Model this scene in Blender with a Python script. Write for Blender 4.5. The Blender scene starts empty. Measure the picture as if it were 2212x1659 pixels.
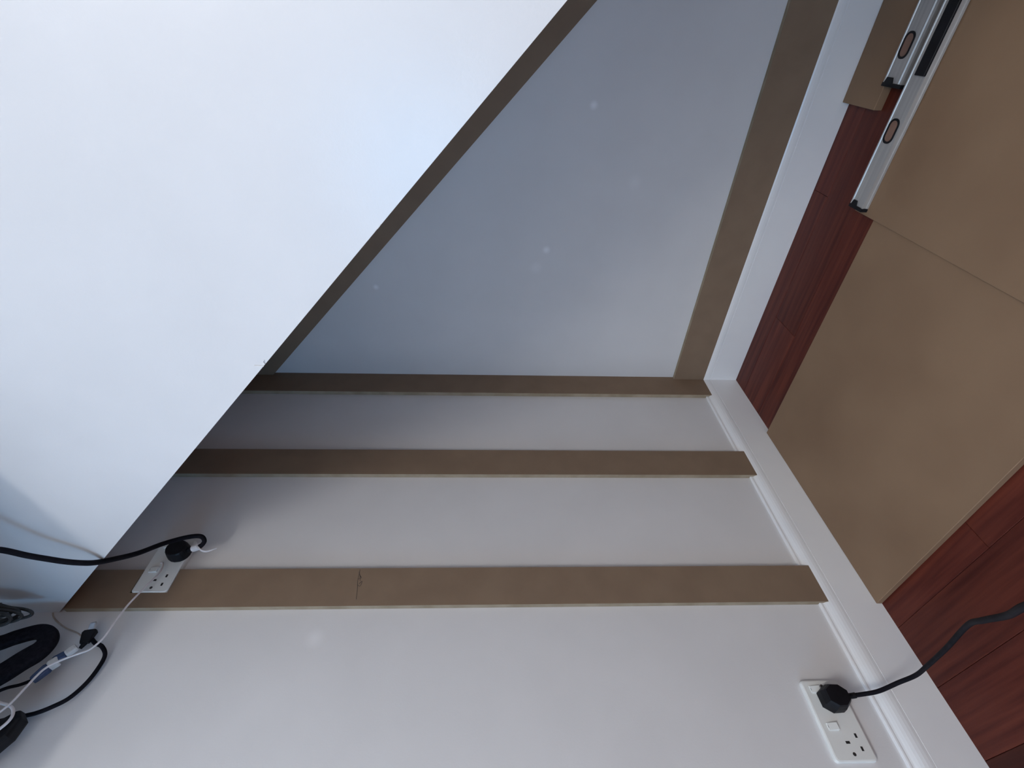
import bpy, bmesh, math, random
from mathutils import Vector, Matrix
random.seed(4)
D = bpy.data
C = bpy.context.scene.collection
SC = bpy.context.scene

# ------------------------------------------------------------------ camera
F_PX = 1026.35
YAW, PITCH, ROLL = -0.6639, -0.0433, 0.0106
CAM = Vector((1.1423, -1.497, 0.9757))
fw = Vector((math.sin(YAW)*math.cos(PITCH), math.cos(YAW)*math.cos(PITCH), math.sin(PITCH)))
r0 = Vector((math.cos(YAW), -math.sin(YAW), 0)); u0 = r0.cross(fw)
rt = math.cos(ROLL)*r0 + math.sin(ROLL)*u0
up = -math.sin(ROLL)*r0 + math.cos(ROLL)*u0
cd = D.cameras.new('camera'); cam = D.objects.new('camera', cd); C.objects.link(cam)
cd.sensor_width = 36.0; cd.lens = F_PX/2212*36.0; cd.clip_start = 0.02
# the phone was held on its side: image right = down in the room, image top = right in the room
ix, iy, iz = -up, rt, -fw
cam.matrix_world = Matrix(((ix.x, iy.x, iz.x, CAM.x), (ix.y, iy.y, iz.y, CAM.y), (ix.z, iy.z, iz.z, CAM.z), (0, 0, 0, 1)))
SC.camera = cam

# ------------------------------------------------------------------ light
# the room's ceiling light and an added window with a blue area light, both behind the camera
RX, RY, RZ = 2.9, -3.1, 2.45                              # far side wall, window wall, ceiling
WX0, WX1, WZ0, WZ1 = 0.12, 0.84, 0.95, 1.75               # unseen window opening, added to hold the blue light
BLUE_W, BLUE_C = 12.0, (0.20, 0.56, 1.0)
LAMP = (1.85, -2.60, 2.40); LAMP_R = 0.42; LAMP_W = 42.0; LAMP_C = (0.985, 0.965, 0.935)   # flush ceiling light
world = D.worlds.new('evening_sky'); SC.world = world; world.use_nodes = True
bgn = world.node_tree.nodes['Background']
bgn.inputs[0].default_value = (0.3, 0.5, 1.0, 1); bgn.inputs[1].default_value = 0.15
def added_area_light(name, loc, rot, sx, sy, watts, col):
    l = D.lights.new(name, 'AREA'); l.shape = 'RECTANGLE'; l.size = sx; l.size_y = sy; l.energy = watts; l.color = col
    o = D.objects.new(name, l); C.objects.link(o); o.location = loc; o.rotation_euler = rot
added_area_light('added_blue_light', ((WX0+WX1)/2, RY-.03, (WZ0+WZ1)/2), (math.pi/2, 0, 0), WX1-WX0-.09, WZ1-WZ0-.09, BLUE_W, BLUE_C)  # area light added for the bluish glow on the stair wall
vs = SC.view_settings
vs.view_transform = 'Standard'; vs.look = 'None'; vs.gamma = 1.0; vs.use_curve_mapping = False
vs.exposure = 0.0
SC.cycles.max_bounces = 10; SC.cycles.diffuse_bounces = 8
SC.cycles.use_denoising = True

# ------------------------------------------------------------------ materials
def newmat(name, color, rough=0.5, metal=0.0, spec=0.5):
    m = D.materials.new(name); m.use_nodes = True
    b = m.node_tree.nodes['Principled BSDF']
    b.inputs['Base Color'].default_value = (*color, 1)
    b.inputs['Roughness'].default_value = rough
    b.inputs['Metallic'].default_value = metal
    b.inputs['Specular IOR Level'].default_value = spec
    return m, m.node_tree, b

def noisy(name, c1, c2, rough=0.5, scale=(8, 8, 8), detail=4, bump=0.0, bscale=200, metal=0.0, spec=0.5, lo=0.35, hi=0.65):
    m, t, b = newmat(name, c1, rough, metal, spec)
    n, l = t.nodes, t.links
    tc = n.new('ShaderNodeTexCoord'); mp = n.new('ShaderNodeMapping'); mp.inputs['Scale'].default_value = scale
    nz = n.new('ShaderNodeTexNoise'); nz.inputs['Scale'].default_value = 1.0; nz.inputs['Detail'].default_value = detail
    cr = n.new('ShaderNodeValToRGB')
    cr.color_ramp.elements[0].position = lo; cr.color_ramp.elements[1].position = hi
    cr.color_ramp.elements[0].color = (*c1, 1); cr.color_ramp.elements[1].color = (*c2, 1)
    l.new(tc.outputs['Object'], mp.inputs[0]); l.new(mp.outputs[0], nz.inputs['Vector'])
    l.new(nz.outputs['Fac'], cr.inputs[0]); l.new(cr.outputs[0], b.inputs['Base Color'])
    if bump:
        n2 = n.new('ShaderNodeTexNoise'); n2.inputs['Scale'].default_value = bscale; n2.inputs['Detail'].default_value = 3
        bp = n.new('ShaderNodeBump'); bp.inputs['Strength'].default_value = bump; bp.inputs['Distance'].default_value = 0.001
        l.new(tc.outputs['Object'], n2.inputs['Vector']); l.new(n2.outputs['Fac'], bp.inputs['Height']); l.new(bp.outputs[0], b.inputs['Normal'])
    return m

def paint(name, c, rough=0.45, spots=(), spec=0.4):
    """emulsion paint with faint mottling; spots = small filled screw holes (xyz, radius)"""
    c2 = tuple(min(1, k*1.04) for k in c)
    m = noisy(name, c, c2, rough, (5, 5, 5), 3, 0.12, 260, spec=spec)
    t = m.node_tree; n, l = t.nodes, t.links; b = n['Principled BSDF']
    src = b.inputs['Base Color'].links[0].from_socket
    tc = [x for x in n if x.type == 'TEX_COORD'][0]
    for p, r, k in spots:
        vd = n.new('ShaderNodeVectorMath'); vd.operation = 'DISTANCE'; vd.inputs[1].default_value = p
        l.new(tc.outputs['Object'], vd.inputs[0])
        mr = n.new('ShaderNodeMapRange'); mr.interpolation_type = 'SMOOTHSTEP'
        mr.inputs['From Min'].default_value = r; mr.inputs['From Max'].default_value = 0.0; mr.inputs['To Max'].default_value = k
        l.new(vd.outputs['Value'], mr.inputs['Value'])
        mx = n.new('ShaderNodeMix'); mx.data_type = 'RGBA'; mx.inputs['B'].default_value = (0.96, 0.97, 1.0, 1)
        l.new(mr.outputs[0], mx.inputs['Factor']); l.new(src, mx.inputs['A']); src = mx.outputs['Result']
    l.new(src, b.inputs['Base Color'])
    return m

WALL = (0.72, 0.72, 0.73)
M_WALL = paint('wall_paint', WALL)
M_BACK = paint('back_wall_paint', WALL, 0.5, [((0.949, 0, 0.702), 0.016, .8), ((0.532, 0, 0.80), 0.018, .7), ((0.386, 0, 1.374), 0.014, .8), ((0.47, 0, 0.83), 0.03, .25), ((0.75, 0, 0.55), 0.03, .2)])
M_SIDE = paint('side_wall_paint', WALL, 0.45, [((0, -0.989, 1.373), 0.03, .35)])
M_STAIR = paint('stair_wall_paint', WALL, 0.31, spec=0.6)
M_CEIL = paint('ceiling_paint', (0.8, 0.79, 0.77), 0.6)
M_GLOSS = noisy('skirting_gloss', (0.86, 0.87, 0.89), (0.89, 0.90, 0.91), 0.25, (6, 6, 6), 2, 0.05, 120)
M_MDF = noisy('raw_mdf', (0.235, 0.165, 0.113), (0.258, 0.184, 0.126), 0.75, (14, 14, 14), 6, 0.12, 900, spec=0.25)
M_MDFS = noisy('raw_mdf_sheet', (0.235, 0.148, 0.090), (0.28, 0.182, 0.112), 0.7, (3.5, 3.5, 3.5), 4, 0.1, 800, spec=0.3)
M_MDFE = noisy('mdf_cut_edge', (0.30, 0.24, 0.165), (0.38, 0.315, 0.23), 0.85, (20, 60, 20), 4, 0.2, 900, spec=0.2)
M_SOCK = noisy('socket_plastic', (0.80, 0.82, 0.80), (0.83, 0.85, 0.83), 0.3, (20, 20, 20), 2)
M_HOLE = noisy('pin_hole_dark', (0.012, 0.011, 0.012), (0.02, 0.02, 0.02), 0.6)
M_BLACK = noisy('black_plastic', (0.006, 0.006, 0.008), (0.010, 0.010, 0.013), 0.5, (30, 30, 30), 2, 0.1, 500, spec=0.22)
M_FLEX = noisy('black_flex', (0.006, 0.006, 0.009), (0.010, 0.009, 0.013), 0.7, (60, 60, 60), 2, spec=0.1)
M_GREYCABLE = noisy('grey_cable', (0.025, 0.026, 0.026), (0.05, 0.05, 0.048), 0.4, (60, 60, 60), 2)
M_WHITEC = noisy('white_cable', (0.72, 0.69, 0.70), (0.80, 0.77, 0.78), 0.4, (60, 60, 60), 2)
M_CLEAR = noisy('pale_connector', (0.62, 0.62, 0.62), (0.74, 0.74, 0.72), 0.25, (80, 80, 80), 2)
M_BLUE = noisy('blue_sleeve', (0.03, 0.055, 0.13), (0.05, 0.085, 0.18), 0.4, (60, 60, 60), 2)
M_STRAP = noisy('black_webbing', (0.006, 0.006, 0.010), (0.014, 0.013, 0.019), 0.7, (150, 150, 150), 2, 0.4, 700, spec=0.12)
M_METAL = noisy('bright_metal', (0.75, 0.75, 0.78), (0.9, 0.9, 0.92), 0.2, (80, 80, 80), 2, metal=1.0)
M_ALU = noisy('brushed_aluminium', (0.50, 0.50, 0.50), (0.62, 0.62, 0.61), 0.42, (4, 120, 40), 4, metal=0.55, spec=0.5)
M_VIAL = noisy('tan_grip_insert', (0.20, 0.115, 0.085), (0.26, 0.15, 0.11), 0.4, (30, 30, 30), 2)
M_TAN = noisy('beige_wire', (0.42, 0.35, 0.30), (0.5, 0.42, 0.36), 0.5, (60, 60, 60), 2)
M_PENCIL = noisy('pencil_graphite', (0.06, 0.045, 0.04), (0.09, 0.07, 0.06), 0.6)
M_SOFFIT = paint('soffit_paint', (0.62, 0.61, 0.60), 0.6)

def plankmat(i, k):
    a = (0.062*k, 0.0108*k, 0.0080*k); b2 = (0.145*k, 0.034*k, 0.020*k)
    m = noisy('plank_wood', a, b2, 0.42, (3, 60, 20), 8, 0.15, 300, lo=0.3, hi=0.72, spec=0.2)
    m.node_tree.nodes['Mapping'].inputs['Location'].default_value = (i*3.7, i*1.9, 0)
    return m

# ------------------------------------------------------------------ mesh helpers
def link(name, bm, mat, parent=None, smooth=False):
    bmesh.ops.recalc_face_normals(bm, faces=bm.faces)
    me = D.meshes.new(name); bm.to_mesh(me); bm.free()
    mats = mat if isinstance(mat, (list, tuple)) else [mat]
    for m in mats: me.materials.append(m)
    if smooth:
        for p in me.polygons: p.use_smooth = True
    o = D.objects.new(name, me); C.objects.link(o)
    if parent: o.parent = parent
    return o

def box(bm, a, b, mi=0):
    v = [bm.verts.new((x, y, z)) for x in (a[0], b[0]) for y in (a[1], b[1]) for z in (a[2], b[2])]
    fs = []
    for q in ((0, 1, 3, 2), (4, 6, 7, 5), (0, 4, 5, 1), (2, 3, 7, 6), (0, 2, 6, 4), (1, 5, 7, 3)):
        f = bm.faces.new([v[i] for i in q]); f.material_index = mi; fs.append(f)
    return v, fs

def bevel(bm, w, seg=2, edges=None):
    bmesh.ops.bevel(bm, geom=list(edges or bm.edges), offset=w, segments=seg, profile=0.5, affect='EDGES', clamp_overlap=True)

def bbox(a, b, w=0.0, seg=2):
    bm = bmesh.new(); box(bm, a, b)
    if w: bevel(bm, w, seg)
    return bm

def prism(poly, axis, lo, hi):
    """extrude a 2-D polygon (list of (p,q)) along axis; p,q = the two other axes in xyz order"""
    bm = bmesh.new()
    def P(p, q, t):
        return {'x': (t, p, q), 'y': (p, t, q), 'z': (p, q, t)}[axis]
    A = [bm.verts.new(P(p, q, lo)) for p, q in poly]; B = [bm.verts.new(P(p, q, hi)) for p, q in poly]
    bm.faces.new(A); bm.faces.new(B[::-1])
    n = len(poly)
    for i in range(n): bm.faces.new((A[i], A[(i+1) % n], B[(i+1) % n], B[i]))
    return bm

def spline(pts, n=10):
    P = [Vector(p) for p in pts]; P = [2*P[0]-P[1]] + P + [2*P[-1]-P[-2]]
    out = []
    for i in range(1, len(P)-2):
        for k in range(n):
            t = k/n; a, b, c, d = P[i-1:i+3]
            out.append(0.5*((2*b)+(c-a)*t+(2*a-5*b+4*c-d)*t*t+(3*b-a-3*c+d)*t**3))
    out.append(P[-2]); return out

def sweep(bm, path, prof, upv=None, closed=False, scale=None):
    """sweep a closed 2-D profile along a path with parallel-transported frames"""
    n = len(path); rings = []; N = None
    for i, p in enumerate(path):
        t = (path[min(i+1, n-1)] - path[max(i-1, 0)]).normalized()
        if upv is not None: N = (Vector(upv) - t*Vector(upv).dot(t)).normalized()
        elif N is None: N = t.orthogonal().normalized()
        else: N = (N - t*N.dot(t)).normalized()
        Bn = t.cross(N); s = scale[i] if scale else 1
        rings.append([bm.verts.new(p + N*(a*s) + Bn*(b*s)) for a, b in prof])
    m = len(prof)
    for i in range(n-1):
        for j in range(m):
            bm.faces.new((rings[i][j], rings[i][(j+1) % m], rings[i+1][(j+1) % m], rings[i+1][j]))
    bm.faces.new(rings[0][::-1]); bm.faces.new(rings[-1])

def circ(r, k=10): return [(r*math.cos(2*math.pi*i/k), r*math.sin(2*math.pi*i/k)) for i in range(k)]
def rrect(w, h, r, k=4):
    out = []
    for cx, cy, a0 in ((w/2-r, h/2-r, 0), (-w/2+r, h/2-r, 90), (-w/2+r, -h/2+r, 180), (w/2-r, -h/2+r, 270)):
        for i in range(k+1):
            a = math.radians(a0+90*i/k); out.append((cx+r*math.cos(a), cy+r*math.sin(a)))
    return out

def tube(name, pts, r, mat, parent=None, n=10, k=10):
    bm = bmesh.new(); sweep(bm, spline(pts, n), circ(r, k)); return link(name, bm, mat, parent, True)

def struct(o): o['kind'] = 'structure'; return o
def tag(o, label, cat, group=None):
    o['label'] = label; o['category'] = cat
    if group: o['group'] = group
    return o
def empty(name, loc=(0, 0, 0)):
    o = D.objects.new(name, None); o.location = loc; o.empty_display_size = 0.05; C.objects.link(o); return o

# ------------------------------------------------------------------ room shell
ZE, SL, Y3 = 1.9804, -0.930, -0.9215    # sloping lower edge of the stair wall: z = ZE + SL*x
def zs(x): return ZE + SL*x
XE = ZE/-SL
struct(link('wall_side', bbox((-0.12, RY-0.12, -0.02), (0, 0.12, RZ)), M_SIDE))
struct(link('wall_back', bbox((0, 0, -0.02), (RX, 0.12, RZ)), M_BACK))
# wall beside the staircase: its lower edge follows the stairs down to the floor
ws = struct(link('wall_stairs', prism([(0, ZE), (XE, 0), (RX, 0), (RX, RZ), (0, RZ)], 'y', Y3, Y3+0.10), M_STAIR))
bm = bmesh.new()                              # torn paper fibres on the cut edge
for st in (((0.721, 1.3095), (0.7215, 1.316), (0.722, 1.323)), ((0.725, 1.3065), (0.729, 1.308), (0.732, 1.306)), ((0.935, 1.1115), (0.931, 1.115), (0.928, 1.1185))):
    sweep(bm, spline([(a, Y3-.0012, b) for a, b in st], 4), circ(.0006, 5))
link('edge_fibre', bm, M_WALL, ws)
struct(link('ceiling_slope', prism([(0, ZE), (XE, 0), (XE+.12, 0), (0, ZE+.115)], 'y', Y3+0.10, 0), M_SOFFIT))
struct(link('ceiling', bbox((-0.12, RY-0.12, RZ), (RX+.12, 0.12, RZ+.1)), M_CEIL))
def frame_wall(name, wname, axis, pos, lo, hi, a0, a1, z0, z1):
    """wall with a window opening; axis = the axis the wall runs along"""
    def bb(bm, p0, p1, q0, q1, d0, d1):
        if axis == 'x': box(bm, (p0, pos-d1, q0), (p1, pos-d0, q1))
        else: box(bm, (pos+d0, p0, q0), (pos+d1, p1, q1))
    bm = bmesh.new()
    bb(bm, lo, a0, -.02, RZ, 0, .12); bb(bm, a1, hi, -.02, RZ, 0, .12); bb(bm, a0, a1, -.02, z0, 0, .12); bb(bm, a0, a1, z1, RZ, 0, .12)
    struct(link(name, bm, M_WALL)); bm = bmesh.new(); e = .045
    bb(bm, a0, a0+e, z0, z1, .05, .1); bb(bm, a1-e, a1, z0, z1, .05, .1); bb(bm, a0+e, a1-e, z0, z0+e, .05, .1); bb(bm, a0+e, a1-e, z1-e, z1, .05, .1)
    struct(link(wname, bm, M_GLOSS))
frame_wall('wall_window', 'added_window', 'x', RY, 0, RX, WX0, WX1, WZ0, WZ1)
struct(link('wall_far', bbox((RX, RY-.12, -.02), (RX+.12, .12, RZ)), M_WALL))

# floor: sub-floor slab with separate hardwood planks laid across the alcove
floor = struct(link('floor', bbox((0, RY, -0.06), (RX, 0, -0.016)), M_HOLE))
PW = 0.128; mats = [plankmat(i, k) for i, k in enumerate((1.0, 0.86, 1.12, 0.94, 1.06))]
row = 0; y = 0.0; first_row = 0.093
while y > RY+0.001:
    y1 = max(y-(first_row if row == 0 else PW), RY); x = 0.0; off = [0.75, 0.35, 1.05, 0.55, 0.9, 0.2][row % 6]; first = True
    while x < RX-0.001:
        x1 = min(x + (off if first else 1.2), RX); first = False
        m = mats[(row*2 + int(x*3)) % 5]
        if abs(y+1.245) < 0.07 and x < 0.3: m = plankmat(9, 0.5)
        bm = bbox((x+.0004, y1+.0004, -0.016), (x1-.0004, y-.0004, 0.0), 0.0008, 1)
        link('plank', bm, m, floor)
        x = x1
    y = y1; row += 1

# moulded skirting boards
SK = [(0, 0), (.018, 0), (.018, .104), (.0168, .1045), (.0168, .1055), (.018, .106), (.0183, .112), (.0178, .119), (.0162, .126), (.0135, .132),
      (.0105, .1365), (.008, .1395), (.0068, .1425), (.0072, .1455), (.0066, .1485), (.005, .150), (0, .150)]
def skirt(name, axis, lo, hi):
    bm = bmesh.new(); n = len(SK); ends = []
    for end, t in ((0, lo), (1, hi)):
        ring = []
        for d, z in SK:
            tt = t
            if end == 0: tt = t + d if axis == 'x' else t - d        # mitred into the corner
            ring.append(bm.verts.new((tt, -d, z) if axis == 'x' else (d, tt, z)))
        ends.append(ring)
    A, B = ends
    bm.faces.new(A); bm.faces.new(B[::-1])
    for i in range(n): bm.faces.new((A[i], A[(i+1) % n], B[(i+1) % n], B[i]))
    return struct(link(name, bm, M_GLOSS))
skirt('baseboard_side', 'y', 0, RY)
skirt('baseboard_back', 'x', 0, 1.92)

# ------------------------------------------------------------------ mdf strips on the alcove walls
TB = 0.015; ZB = 0.1305
FOOT = [(.0149, ZB), (.0113, .1368), (.0078, .1405), (.0078, .151)]      # scribed over the skirting moulding
def strip_side(y0, y1, label, ztop=None):
    zt = ztop or zs(TB)-0.002
    prof = [(0.0002, zt), (TB, zt), (TB, ZB)] + FOOT + [(0.0002, .151)]
    bm = bmesh.new()
    n = len(prof); A = [bm.verts.new((p, y0, q)) for p, q in prof]; B = [bm.verts.new((p, y1, q)) for p, q in prof]
    bm.faces.new(A).material_index = 1; bm.faces.new(B[::-1]).material_index = 1
    for i in range(n):
        f = bm.faces.new((A[i], A[(i+1) % n], B[(i+1) % n], B[i])); f.material_index = 0 if i == 1 else 1
    o = link('mdf_strip', bm, [M_MDF, M_MDFE]); tag(o, label, 'strip', 'mdf strips in the alcove'); return o
s1 = strip_side(-0.0002, -0.1115, 'brown MDF strip standing in the corner of the alcove')
s2 = strip_side(-0.4075, -0.5110, 'brown MDF strip standing midway between the corner strip and the outermost strip')
# the outermost strip is cut around the double socket
SOY0, SOY1, SOZ0, SOZ1 = -0.740, -0.884, 1.750, 1.836
bm = bmesh.new()
y0, y1, zt = -0.8237, -0.9213, zs(TB)-0.002
pr = [(y0, .151), (y1, .151), (y1, zt), (y0, zt), (y0, SOZ1+.0008), (SOY1-.0008, SOZ1+.0008), (SOY1-.0008, SOZ0-.0008), (y0, SOZ0-.0008)]
A = [bm.verts.new((TB, a, b)) for a, b in pr]; B = [bm.verts.new((.0002, a, b)) for a, b in pr]
bm.faces.new(A); bm.faces.new(B[::-1])
for i in range(len(pr)):
    bm.faces.new((A[i], A[(i+1) % 8], B[(i+1) % 8], B[i])).material_index = 1
tp = [(TB, .151), (TB, ZB)] + FOOT
A = [bm.verts.new((p, y0, q)) for p, q in tp]; B = [bm.verts.new((p, y1, q)) for p, q in tp]
bm.faces.new(A).material_index = 1; bm.faces.new(B[::-1]).material_index = 1
for i in range(len(tp)): bm.faces.new((A[i], A[(i+1) % len(tp)], B[(i+1) % len(tp)], B[i])).material_index = 0 if i == 0 else 1
s3 = link('mdf_strip', bm, [M_MDF, M_MDFE])
tag(s3, 'outermost brown MDF strip, cut around the socket and with a pencil mark', 'strip', 'mdf strips in the alcove')
bm = bmesh.new()
for st in (((-.828, 1.304), (-.857, 1.303), (-.88, 1.299), (-.905, 1.296)), ((-.842, 1.302), (-.850, 1.296), (-.853, 1.303)), ((-.866, 1.298), (-.859, 1.292), (-.872, 1.294), (-.868, 1.302)), ((-.834, 1.305), (-.846, 1.300), (-.858, 1.297))):
    sweep(bm, spline([(TB+.0001, a, b) for a, b in st], 6), circ(.00055, 5))
link('pencil_mark', bm, M_PENCIL, s3)
# back wall: strip along the skirting and the one that follows the slope of the stairs
bm = prism([(-.0002, .2500), (-TB, .2500), (-TB, ZB)] + [(-p, q) for p, q in FOOT] + [(-.0002, .151)], 'x', TB+.0004, 1.66)
for f in bm.faces:
    if f.calc_center_median().y > -TB+1e-5: f.material_index = 1
o = link('mdf_strip', bm, [M_MDF, M_MDFE]); tag(o, 'brown MDF strip lying along the top of the back wall skirting', 'strip', 'mdf strips in the alcove')
ZL = 1.8262; SLL = -0.9364
bm = prism([(TB+.0004, ZL+SLL*TB), (1.66, ZL+SLL*1.66), (1.66, zs(1.66)-.001), (TB+.0004, zs(TB)-.002)], 'y', -TB, -.0002)
for f in bm.faces:
    if abs(f.calc_center_median().y + TB) > 1e-5: f.material_index = 1
o = link('mdf_strip', bm, [M_MDF, M_MDFE]); tag(o, 'sloping brown MDF strip fixed to the back wall under the stairs', 'strip', 'mdf strips in the alcove')

# ------------------------------------------------------------------ sheets on the floor
def sheet(name, a, b, label, zlift=(0, 0)):
    bm = bmesh.new(); v, fs = box(bm, a, b)
    for q in v:
        if abs(q.co.x - a[0]) < 1e-6: q.co.z += zlift[0]
        else: q.co.z += zlift[1]
    top = [f for f in fs if abs(f.normal.z) > .5]
    bevel(bm, 0.001, 1)
    o = link(name, bm, M_MDFS); tag(o, label, 'board'); return o
T = 0.0152
sheet('mdf_sheet', (0.0187, -0.930, 0.0006), (0.762, -0.3215, T), 'large tan MDF sheet laid on the wood floor against the skirting')
sheet('mdf_sheet', (0.764, -0.90, 0.0006), (1.75, -0.255, T+.004), 'tan MDF sheet on the floor with a spirit level lying along its edge', (.0055, 0))
sheet('mdf_offcut', (0.980, -0.156, 0.0006), (1.75, -0.0195, 0.022), 'narrow tan MDF offcut lying against the back wall skirting')

# ------------------------------------------------------------------ spirit levels (lying on their sides)
def level(x0, x1, y0, y1, z0, z1, ovals, label, rail=0.0035, grooved=True):
    """aluminium box level along x: y0 far edge, y1 near edge; raised rails, grip openings with dark rims, end caps"""
    root = empty('spirit_level', (x0, (y0+y1)/2, z0))
    def part(name, bm, mat, smooth=False, parent=None):
        o = link(name, bm, mat, parent or root, smooth)
        if parent is None: o.matrix_parent_inverse = Matrix.Translation(-root.location)
        return o
    w = y0-y1; h = z1-z0; c = rail
    prof = [(y1, z0), (y0, z0), (y0, z0+h*.25), (y0-.0022, z0+h*.3), (y0-.0022, z0+h*.7), (y0, z0+h*.75), (y0, z1), (y0-.003, z1), (y0-.0042, z1-c*.6),
            (y1+w*.26, z1-c*.6), (y1+w*.24, z1-c*.2), (y1+w*.21, z1-c*.2), (y1+w*.19, z1-c), (y1+w*.09, z1-c), (y1+w*.07, z1), (y1, z1),
            (y1, z0+h*.75), (y1+.0022, z0+h*.7), (y1+.0022, z0+h*.3), (y1, z0+h*.25)]
    if not grooved:
        prof = prof[:9] + [(y1+.0045, z1-c*.6), (y1+.003, z1), (y1, z1)] + prof[16:]
    part('body', prism(prof, 'x', x0+.004, x1), M_ALU)
    for xc in ovals:
        yc = y0-.0222; lw = .033; ll = .053; zt = z1-c*.6
        ring = bmesh.new(); outer = rrect(ll, lw, lw*.45, 5); inner = rrect(ll-.009, lw-.009, (lw-.009)*.45, 5)
        def loop(pr, z): return [ring.verts.new((xc+a, yc+b, z)) for a, b in pr]
        L1, L2, L3, L4 = loop(outer, zt-.001), loop(outer, zt+.0014), loop(inner, zt+.0014), loop(inner, zt+.0002)
        m = len(outer)
        for P, Q in ((L1, L2), (L2, L3), (L3, L4)):
            for i in range(m): ring.faces.new((P[i], P[(i+1) % m], Q[(i+1) % m], Q[i]))
        ro = part('grip_rim', ring, M_BLACK, False)
        ins = bmesh.new(); pr = rrect(ll-.009, lw-.009, (lw-.009)*.45, 5)
        ins.faces.new([ins.verts.new((xc+a, yc+b, zt+.0004)) for a, b in pr])
        part('grip_opening', ins, M_VIAL)
    cap = bmesh.new()
    pr = [(x0-.003, y0+.001), (x0+.005, y0+.001), (x0+.005, y0-.004), (x0+.016, y0-.008), (x0+.016, y0-w*.42), (x0+.005, y0-w*.50), (x0+.005, y1-.0008), (x0-.003, y1-.0008)]
    A = [cap.verts.new((a, b, z0+.0005)) for a, b in pr]; B = [cap.verts.new((a, b, z1+.001)) for a, b in pr]
    cap.faces.new(A); cap.faces.new(B[::-1])
    for i in range(8): cap.faces.new((A[i], A[(i+1) % 8], B[(i+1) % 8], B[i]))
    part('end_cap', cap, M_BLACK)
    tag(root, label, 'spirit level', 'spirit levels on the floor')
    return root, part
lv1, part1 = level(0.776, 1.60, -0.2495, -0.299, T+.0098, 0.0415, (0.953,), 'slim aluminium spirit level with a black bar on top, lying along the MDF sheet', grooved=False)
part1('grip_bar', bbox((1.064, -0.300, .0417), (1.50, -0.2695, .047), .0012, 1), M_BLACK)
lv2, _ = level(1.036, 1.75, -0.1585, -0.224, 0.0006, 0.031, (1.115,), 'wider aluminium spirit level lying beside the narrow offcut')

# ------------------------------------------------------------------ double sockets
def socket_plate(y0, z1, label, th=0.009):
    """UK double socket on the side wall: y0 = far end, z1 = top edge"""
    root = empty('double_socket', (0, y0-.073, z1-.043))
    inv = Matrix.Translation(-root.location)
    def part(name, bm, mat, parent=None, smooth=False):
        o = link(name, bm, mat, parent or root, smooth)
        if parent is None: o.matrix_parent_inverse = inv
        return o
    bm = bmesh.new(); pr = rrect(.146, .086, .007, 4); m = len(pr)
    rings = []
    for x, s in ((0.0002, 0), (th*.55, 0), (th*.9, .0012), (th, .0035)):
        rings.append([bm.verts.new((x, y0-.073+a*(1-s/.073), z1-.043+b*(1-s/.043))) for a, b in pr])
    for P, Q in zip(rings, rings[1:]):
        for i in range(m): bm.faces.new((P[i], P[(i+1) % m], Q[(i+1) % m], Q[i]))
    bm.faces.new(rings[-1]); bm.faces.new(rings[0][::-1])
    plate = part('plate', bm, M_SOCK)
    def at(a, b): return y0-a, z1-b
    for base in (10, 78):
        # rocker switch, tilted
        y, z = at(base, 0) if False else at((base+2)/1000, .014)
        bm = bmesh.new(); v, _f = box(bm, (th-.001, y-.0135, z-.021), (th+.0015, y, z))
        for q in v:
            if q.co.x > th and q.co.z < z-.01: q.co.x += .0035
        bevel(bm, .0008, 2); part('rocker_switch', bm, M_SOCK)
        bm = bbox((th+.0002, y-.009, z-.003), (th+.0018, y-.0045, z-.001)); part('switch_mark', bm, M_HOLE)
        # three pin openings and the fixing screw cover
        cy = (base+36)/1000
        for a, b, w, h in ((cy, .041, .0045, .0085), (cy-.011, .064, .0075, .0045), (cy+.011, .064, .0075, .0045)):
            y, z = at(a, b); part('pin_hole', bbox((th-.004, y-w/2, z-h/2), (th+.0003, y+w/2, z+h/2)), M_HOLE)
    for a in (.0125, .1335):
        y, z = at(a, .043); bm = bmesh.new()
        sweep(bm, [Vector((th-.002, y, z)), Vector((th+.0004, y, z))], circ(.0033, 12)); s = part('screw', bm, M_GREYCABLE)
    tag(root, label, 'socket', 'double sockets on the side wall')
    return root
socket_plate(-1.0938, 0.2921, 'white double socket low on the wall above the skirting')
socket_plate(SOY0+.001, SOZ1, 'white double socket high on the wall, set into the outermost MDF strip', 0.0165)

# ------------------------------------------------------------------ plugs and flexes
def plug(root, c, pr, x0, x1, mat, taper=.78):
    """plug top: outline pr (y,z offsets from c), standing off the wall from x0 to x1"""
    bm = bmesh.new(); m = len(pr); rings = []
    for x, s in ((x0, .97), (x0+.003, 1.0), (x0+(x1-x0)*.55, .97), (x1-.004, taper+.08), (x1, taper)):
        rings.append([bm.verts.new((x, c[0]+a*s, c[1]+b*s)) for a, b in pr])
    for P, Q in zip(rings, rings[1:]):
        for i in range(m): bm.faces.new((P[i], P[(i+1) % m], Q[(i+1) % m], Q[i]))
    bm.faces.new(rings[0]); bm.faces.new(rings[-1])
    return link('plug', bm, mat, root)
hexa = [(-.013, .030), (.013, .030), (.025, .012), (.024, -.010), (.010, -.027), (-.010, -.027), (-.024, -.010), (-.025, .012)]
r1 = empty('power_cable')
p1 = plug(r1, (-1.1335, .2400), hexa, .0096, .040, M_BLACK)
bm = bmesh.new(); sweep(bm, spline([(.022, -1.131, .217), (.024, -1.131, .205), (.026, -1.1305, .196)], 4), circ(.0055, 10)); link('cord_guard', bm, M_BLACK, p1, True)
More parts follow.
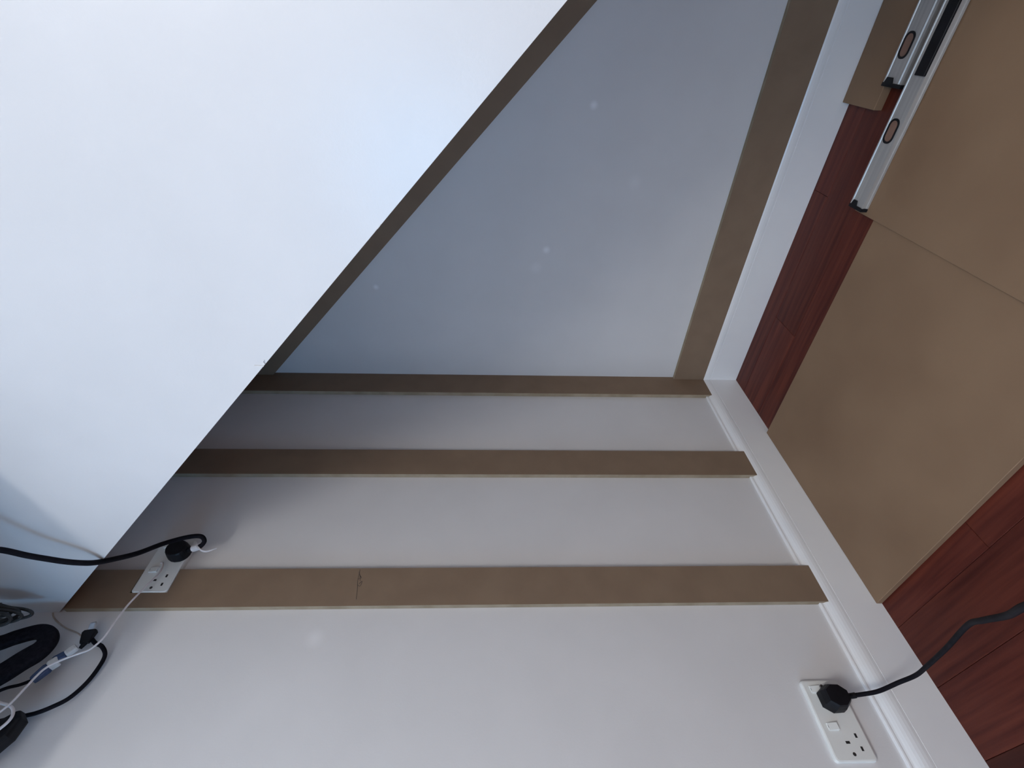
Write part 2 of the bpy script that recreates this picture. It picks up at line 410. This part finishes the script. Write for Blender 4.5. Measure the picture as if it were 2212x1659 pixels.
tube('flex', [(.024, -1.131, .212), (.030, -1.1305, .185), (.045, -1.130, .155), (.066, -1.122, .118), (.105, -1.123, .104), (.163, -1.129, .120), (.284, -1.145, .167), (.416, -1.166, .231), (.50, -1.198, .290), (.585, -1.232, .345), (.669, -1.263, .413), (.771, -1.306, .492), (.86, -1.36, .56)], .0042, M_FLEX, r1)
tag(r1, 'black plug and flex in the low socket, trailing over the skirting towards the viewer', 'power cable', 'black power cables')
r2 = empty('power_cable')
rnd = [(.025*math.cos(a), .026*math.sin(a) - (.004 if math.sin(a) < -.3 else 0)) for a in [2*math.pi*i/18 for i in range(18)]]
p2 = plug(r2, (-.7815, 1.772), rnd, .0171, .046, M_BLACK, .84)
bm = bmesh.new(); sweep(bm, spline([(.03, -.7815, 1.750), (.036, -.7815, 1.738), (.042, -.7815, 1.724)], 4), circ(.0062, 10)); link('cord_guard', bm, M_BLACK, p2, True)
tube('flex', [(.034, -.7815, 1.742), (.045, -.7815, 1.725), (.052, -.7815, 1.706), (.060, -.772, 1.699), (.066, -.763, 1.712), (.078, -.775, 1.737), (.098, -.806, 1.768), (.15, -.864, 1.770), (.19, -.903, 1.778), (.23, -.936, 1.778), (.252, -.95, 1.787), (.27, -.958, 1.803), (.288, -.963, 1.824), (.307, -.968, 1.844), (.342, -.978, 1.867), (.377, -1.0, 1.888), (.41, -1.035, 1.93)], .0055, M_FLEX, r2)
bm = bmesh.new(); sweep(bm, spline([(.0405, -.7815, 1.729), (.046, -.7815, 1.717), (.051, -.7815, 1.709)], 4), circ(.0085, 12))
sweep(bm, spline([(.050, -.783, 1.713), (.049, -.793, 1.700), (.047, -.794, 1.686), (.045, -.784, 1.668)], 6), rrect(.009, .003, .0012, 2), upv=(1, 0, 0), scale=[1.25-.055*i for i in range(19)])
link('white_tie', bm, M_WHITEC, r2)
tag(r2, 'black plug in the high socket with its flex looped back up across the stair wall', 'power cable', 'black power cables')

# ------------------------------------------------------------------ cables and straps hanging on the side wall
r = empty('white_cable')
tube('cable', [(.0195, -.8085, 1.803), (.0215, -.8105, 1.796), (.025, -.823, 1.789), (.03, -.845, 1.785), (.038, -.876, 1.789), (.046, -.931, 1.80), (.05, -.982, 1.803), (.05, -1.006, 1.806), (.05, -1.027, 1.818), (.052, -1.038, 1.838), (.055, -1.051, 1.86), (.06, -1.066, 1.874), (.066, -1.087, 1.878), (.074, -1.128, 1.881), (.078, -1.149, 1.888), (.084, -1.19, 1.912), (.086, -1.26, 1.95)], .0021, M_WHITEC, r)
tag(r, 'thin white cord running from the high socket past the blue connectors', 'cable')

r = empty('patch_lead')
def seg(name, a, b, w, h, mat, tap=1.0):
    bm = bmesh.new(); A, B = Vector(a), Vector(b)
    path = [A.lerp(B, t) for t in (0, .15, .85, 1)]
    sweep(bm, path, rrect(w, h, min(w, h)*.3, 3), upv=(1, 0, 0), scale=[.85, 1, 1*tap, .85*tap])
    return link(name, bm, mat, r)
seg('clear_plug', (.036, -1.0155, 1.8605), (.036, -1.031, 1.872), .012, .016, M_CLEAR)
seg('blue_sleeve', (.036, -1.0305, 1.872), (.036, -1.044, 1.889), .011, .016, M_BLUE)
seg('clear_plug', (.036, -1.0425, 1.878), (.036, -1.055, 1.891), .014, .021, M_CLEAR)
seg('blue_sleeve', (.036, -1.0550, 1.889), (.036, -1.081, 1.904), .015, .021, M_BLUE, .85)
tube('lead', [(.036, -1.079, 1.903), (.036, -1.088, 1.922), (.036, -1.098, 1.953), (.035, -1.13, 1.99), (.035, -1.20, 2.02)], .0032, M_FLEX, r)
tag(r, 'pair of pale connectors with blue sleeves hanging beside the white cord', 'connector')

r = empty('usb_cable')
seg('plug_tip', (.023, -.958, 1.868), (.023, -.979, 1.862), .007, .013, M_METAL)
seg('plug_body', (.023, -.976, 1.863), (.023, -1.003, 1.859), .014, .029, M_BLACK, .72)
seg('strain_relief', (.022, -1.000, 1.859), (.021, -1.013, 1.863), .008, .010, M_BLACK, .7)
tube('cable', [(.020, -.994, 1.850), (.020, -1.002, 1.838), (.020, -1.009, 1.820), (.015, -1.025, 1.806), (.012, -1.05, 1.806), (.012, -1.079, 1.812), (.014, -1.106, 1.826), (.017, -1.122, 1.846), (.012, -1.131, 1.874), (.008, -1.136, 1.905), (.006, -1.15, 1.96), (.006, -1.20, 2.03)], .0042, M_FLEX, r)
tag(r, 'black cable with a metal-tipped plug, hanging in a loop on the white wall', 'cable')

r = empty('strap_loop')
bm = bmesh.new()
path = spline([(.06, -1.03, 2.14), (.052, -1.022, 2.06), (.05, -1.013, 2.015), (.05, -1.001, 1.988), (.05, -.990, 1.952), (.05, -.9955, 1.929), (.05, -1.0105, 1.917), (.05, -1.030, 1.921), (.05, -1.049, 1.940), (.05, -1.073, 1.962), (.052, -1.105, 2.00), (.06, -1.15, 2.06), (.065, -1.20, 2.13)], 8)
n_ = len(path); sweep(bm, path, rrect(.024, .042, .008, 3), upv=(1, 0, 0), scale=[.72 + .28*min(1, max(0, (i/n_-.35)/.25)) for i in range(n_)])
link('webbing', bm, M_STRAP, r, True)
tag(r, 'thick black strap hanging in a loop beside the coiled cable', 'strap')

r = empty('coiled_cable')
bm = bmesh.new(); pts = []
for i in range(0, 91):                      # six loose turns, each hanging to its own depth
    a = 2*math.pi*i/15; turn = i//15
    ry, drop = (.010, .012, .016, .013, .011, .015)[min(turn, 5)], (.040, .062, .070, .056, .066, .050)[min(turn, 5)]
    cy = -.954-.006*(i/15); cz = 2.045+.020*math.sin(a*.5)
    pts.append((.075+.006*turn+.008*math.sin(a+1), cy+ry*math.cos(a)-.10*(drop*math.sin(a))*.4, cz+drop*math.sin(a)))
sweep(bm, spline(pts, 4), circ(.0033, 8)); link('coil', bm, M_GREYCABLE, r, True)
tag(r, 'coil of thin dark grey cable hanging beside the thick black strap', 'cable')

r = empty('power_adapter')
bm = bmesh.new()
sweep(bm, [Vector(p) for p in ((.045, -1.150, 1.888), (.045, -1.158, 1.882), (.045, -1.17, 1.884), (.045, -1.235, 1.925), (.045, -1.24, 1.93))], rrect(.034, .052, .009, 4), upv=(1, 0, 0), scale=[.7, .93, 1, 1, .9])
link('case', bm, M_BLACK, r)
tube('lead', [(.047, -1.153, 1.886), (.038, -1.144, 1.880), (.026, -1.1425, 1.886), (.018, -1.146, 1.905), (.015, -1.165, 1.95), (.015, -1.24, 1.985)], .004, M_FLEX, r)
tag(r, 'black power adapter hanging lowest of the cables at the photo edge', 'adapter')

r = empty('white_lead')
tube('lead', [(.068, -1.125, 1.925), (.069, -1.131, 1.908), (.07, -1.1355, 1.889), (.07, -1.1415, 1.876), (.07, -1.152, 1.868), (.07, -1.163, 1.868), (.07, -1.176, 1.876), (.07, -1.192, 1.892), (.068, -1.25, 1.94)], .0027, M_WHITEC, r)
tag(r, 'short loop of white lead in front of the black power adapter', 'lead')

r = empty('beige_wire')
tube('wire', [(.0022, -.9245, 1.992), (.0022, -.934, 1.984), (.0022, -.946, 1.966), (.003, -.960, 1.938), (.005, -.974, 1.900), (.012, -.992, 1.872)], .0015, M_TAN, r)
tag(r, 'thin beige wire curving from the stair wall corner to the black plug', 'wire')

# ceiling light of the room (behind the camera)
r = empty('ceiling_light', (LAMP[0], LAMP[1], RZ))
def ring_disc(name, r0, z0, z1, mat):
    bm = bmesh.new(); c = Vector((0, 0, 0))
    sweep(bm, [Vector((0, 0, z0)), Vector((0, 0, z1))], circ(r0, 40), upv=(1, 0, 0)); return link(name, bm, mat, r)
ring_disc('housing', LAMP_R+.02, -.0005, -.035, M_GLOSS)
bm = bmesh.new(); sweep(bm, [Vector((0, 0, -.0355)), Vector((0, 0, -.045))], circ(LAMP_R, 40), upv=(1, 0, 0))
me, mt_, mb = newmat('lamp_diffuser', (0.9, 0.88, 0.84), 0.5)
link('diffuser', bm, me, r)
ll = D.lights.new('ceiling_light_bulb', 'AREA'); ll.shape = 'DISK'; ll.size = LAMP_R*2; ll.energy = LAMP_W; ll.color = LAMP_C
lo = D.objects.new('ceiling_light_bulb', ll); C.objects.link(lo); lo.parent = r; lo.location = (0, 0, -.047)
tag(r, 'round flush ceiling light in the middle of the room', 'ceiling light')

# unseen television shape, added across the corner to shadow the stair and side walls
r = empty('shadow_blocker')
A, B, Z0, Z1 = Vector((0.70, -0.970, 0)), Vector((0.17, -1.37, 0)), 1.875, 2.25
d = (B-A).normalized(); nrm = Vector((d.y, -d.x, 0))
def slab(name, s0, s1, z0, z1, t0, t1, mat):
    bm = bmesh.new(); v, _f = box(bm, (s0, t0, z0), (s1, t1, z1))
    for q in v: q.co = A + d*q.co.x + nrm*q.co.y + Vector((0, 0, q.co.z))
    bevel(bm, .003, 2); return link(name, bm, mat, r)
Lw = (B-A).length
slab('casing', 0, Lw, Z0, Z1, -.02, .02, M_BLACK)
slab('screen', .012, Lw-.012, Z0+.012, Z1-.012, .0202, .0215, M_HOLE)
bm = bmesh.new(); sweep(bm, [Vector((.001, -1.02, 2.12)), Vector((.10, -1.03, 2.12)), Vector((.37, -1.16, 2.12))], rrect(.03, .04, .006, 2), upv=(0, 0, 1)); link('wall_arm', bm, M_GREYCABLE, r)
tag(r, 'black television shape added across the corner to block the light', 'television')
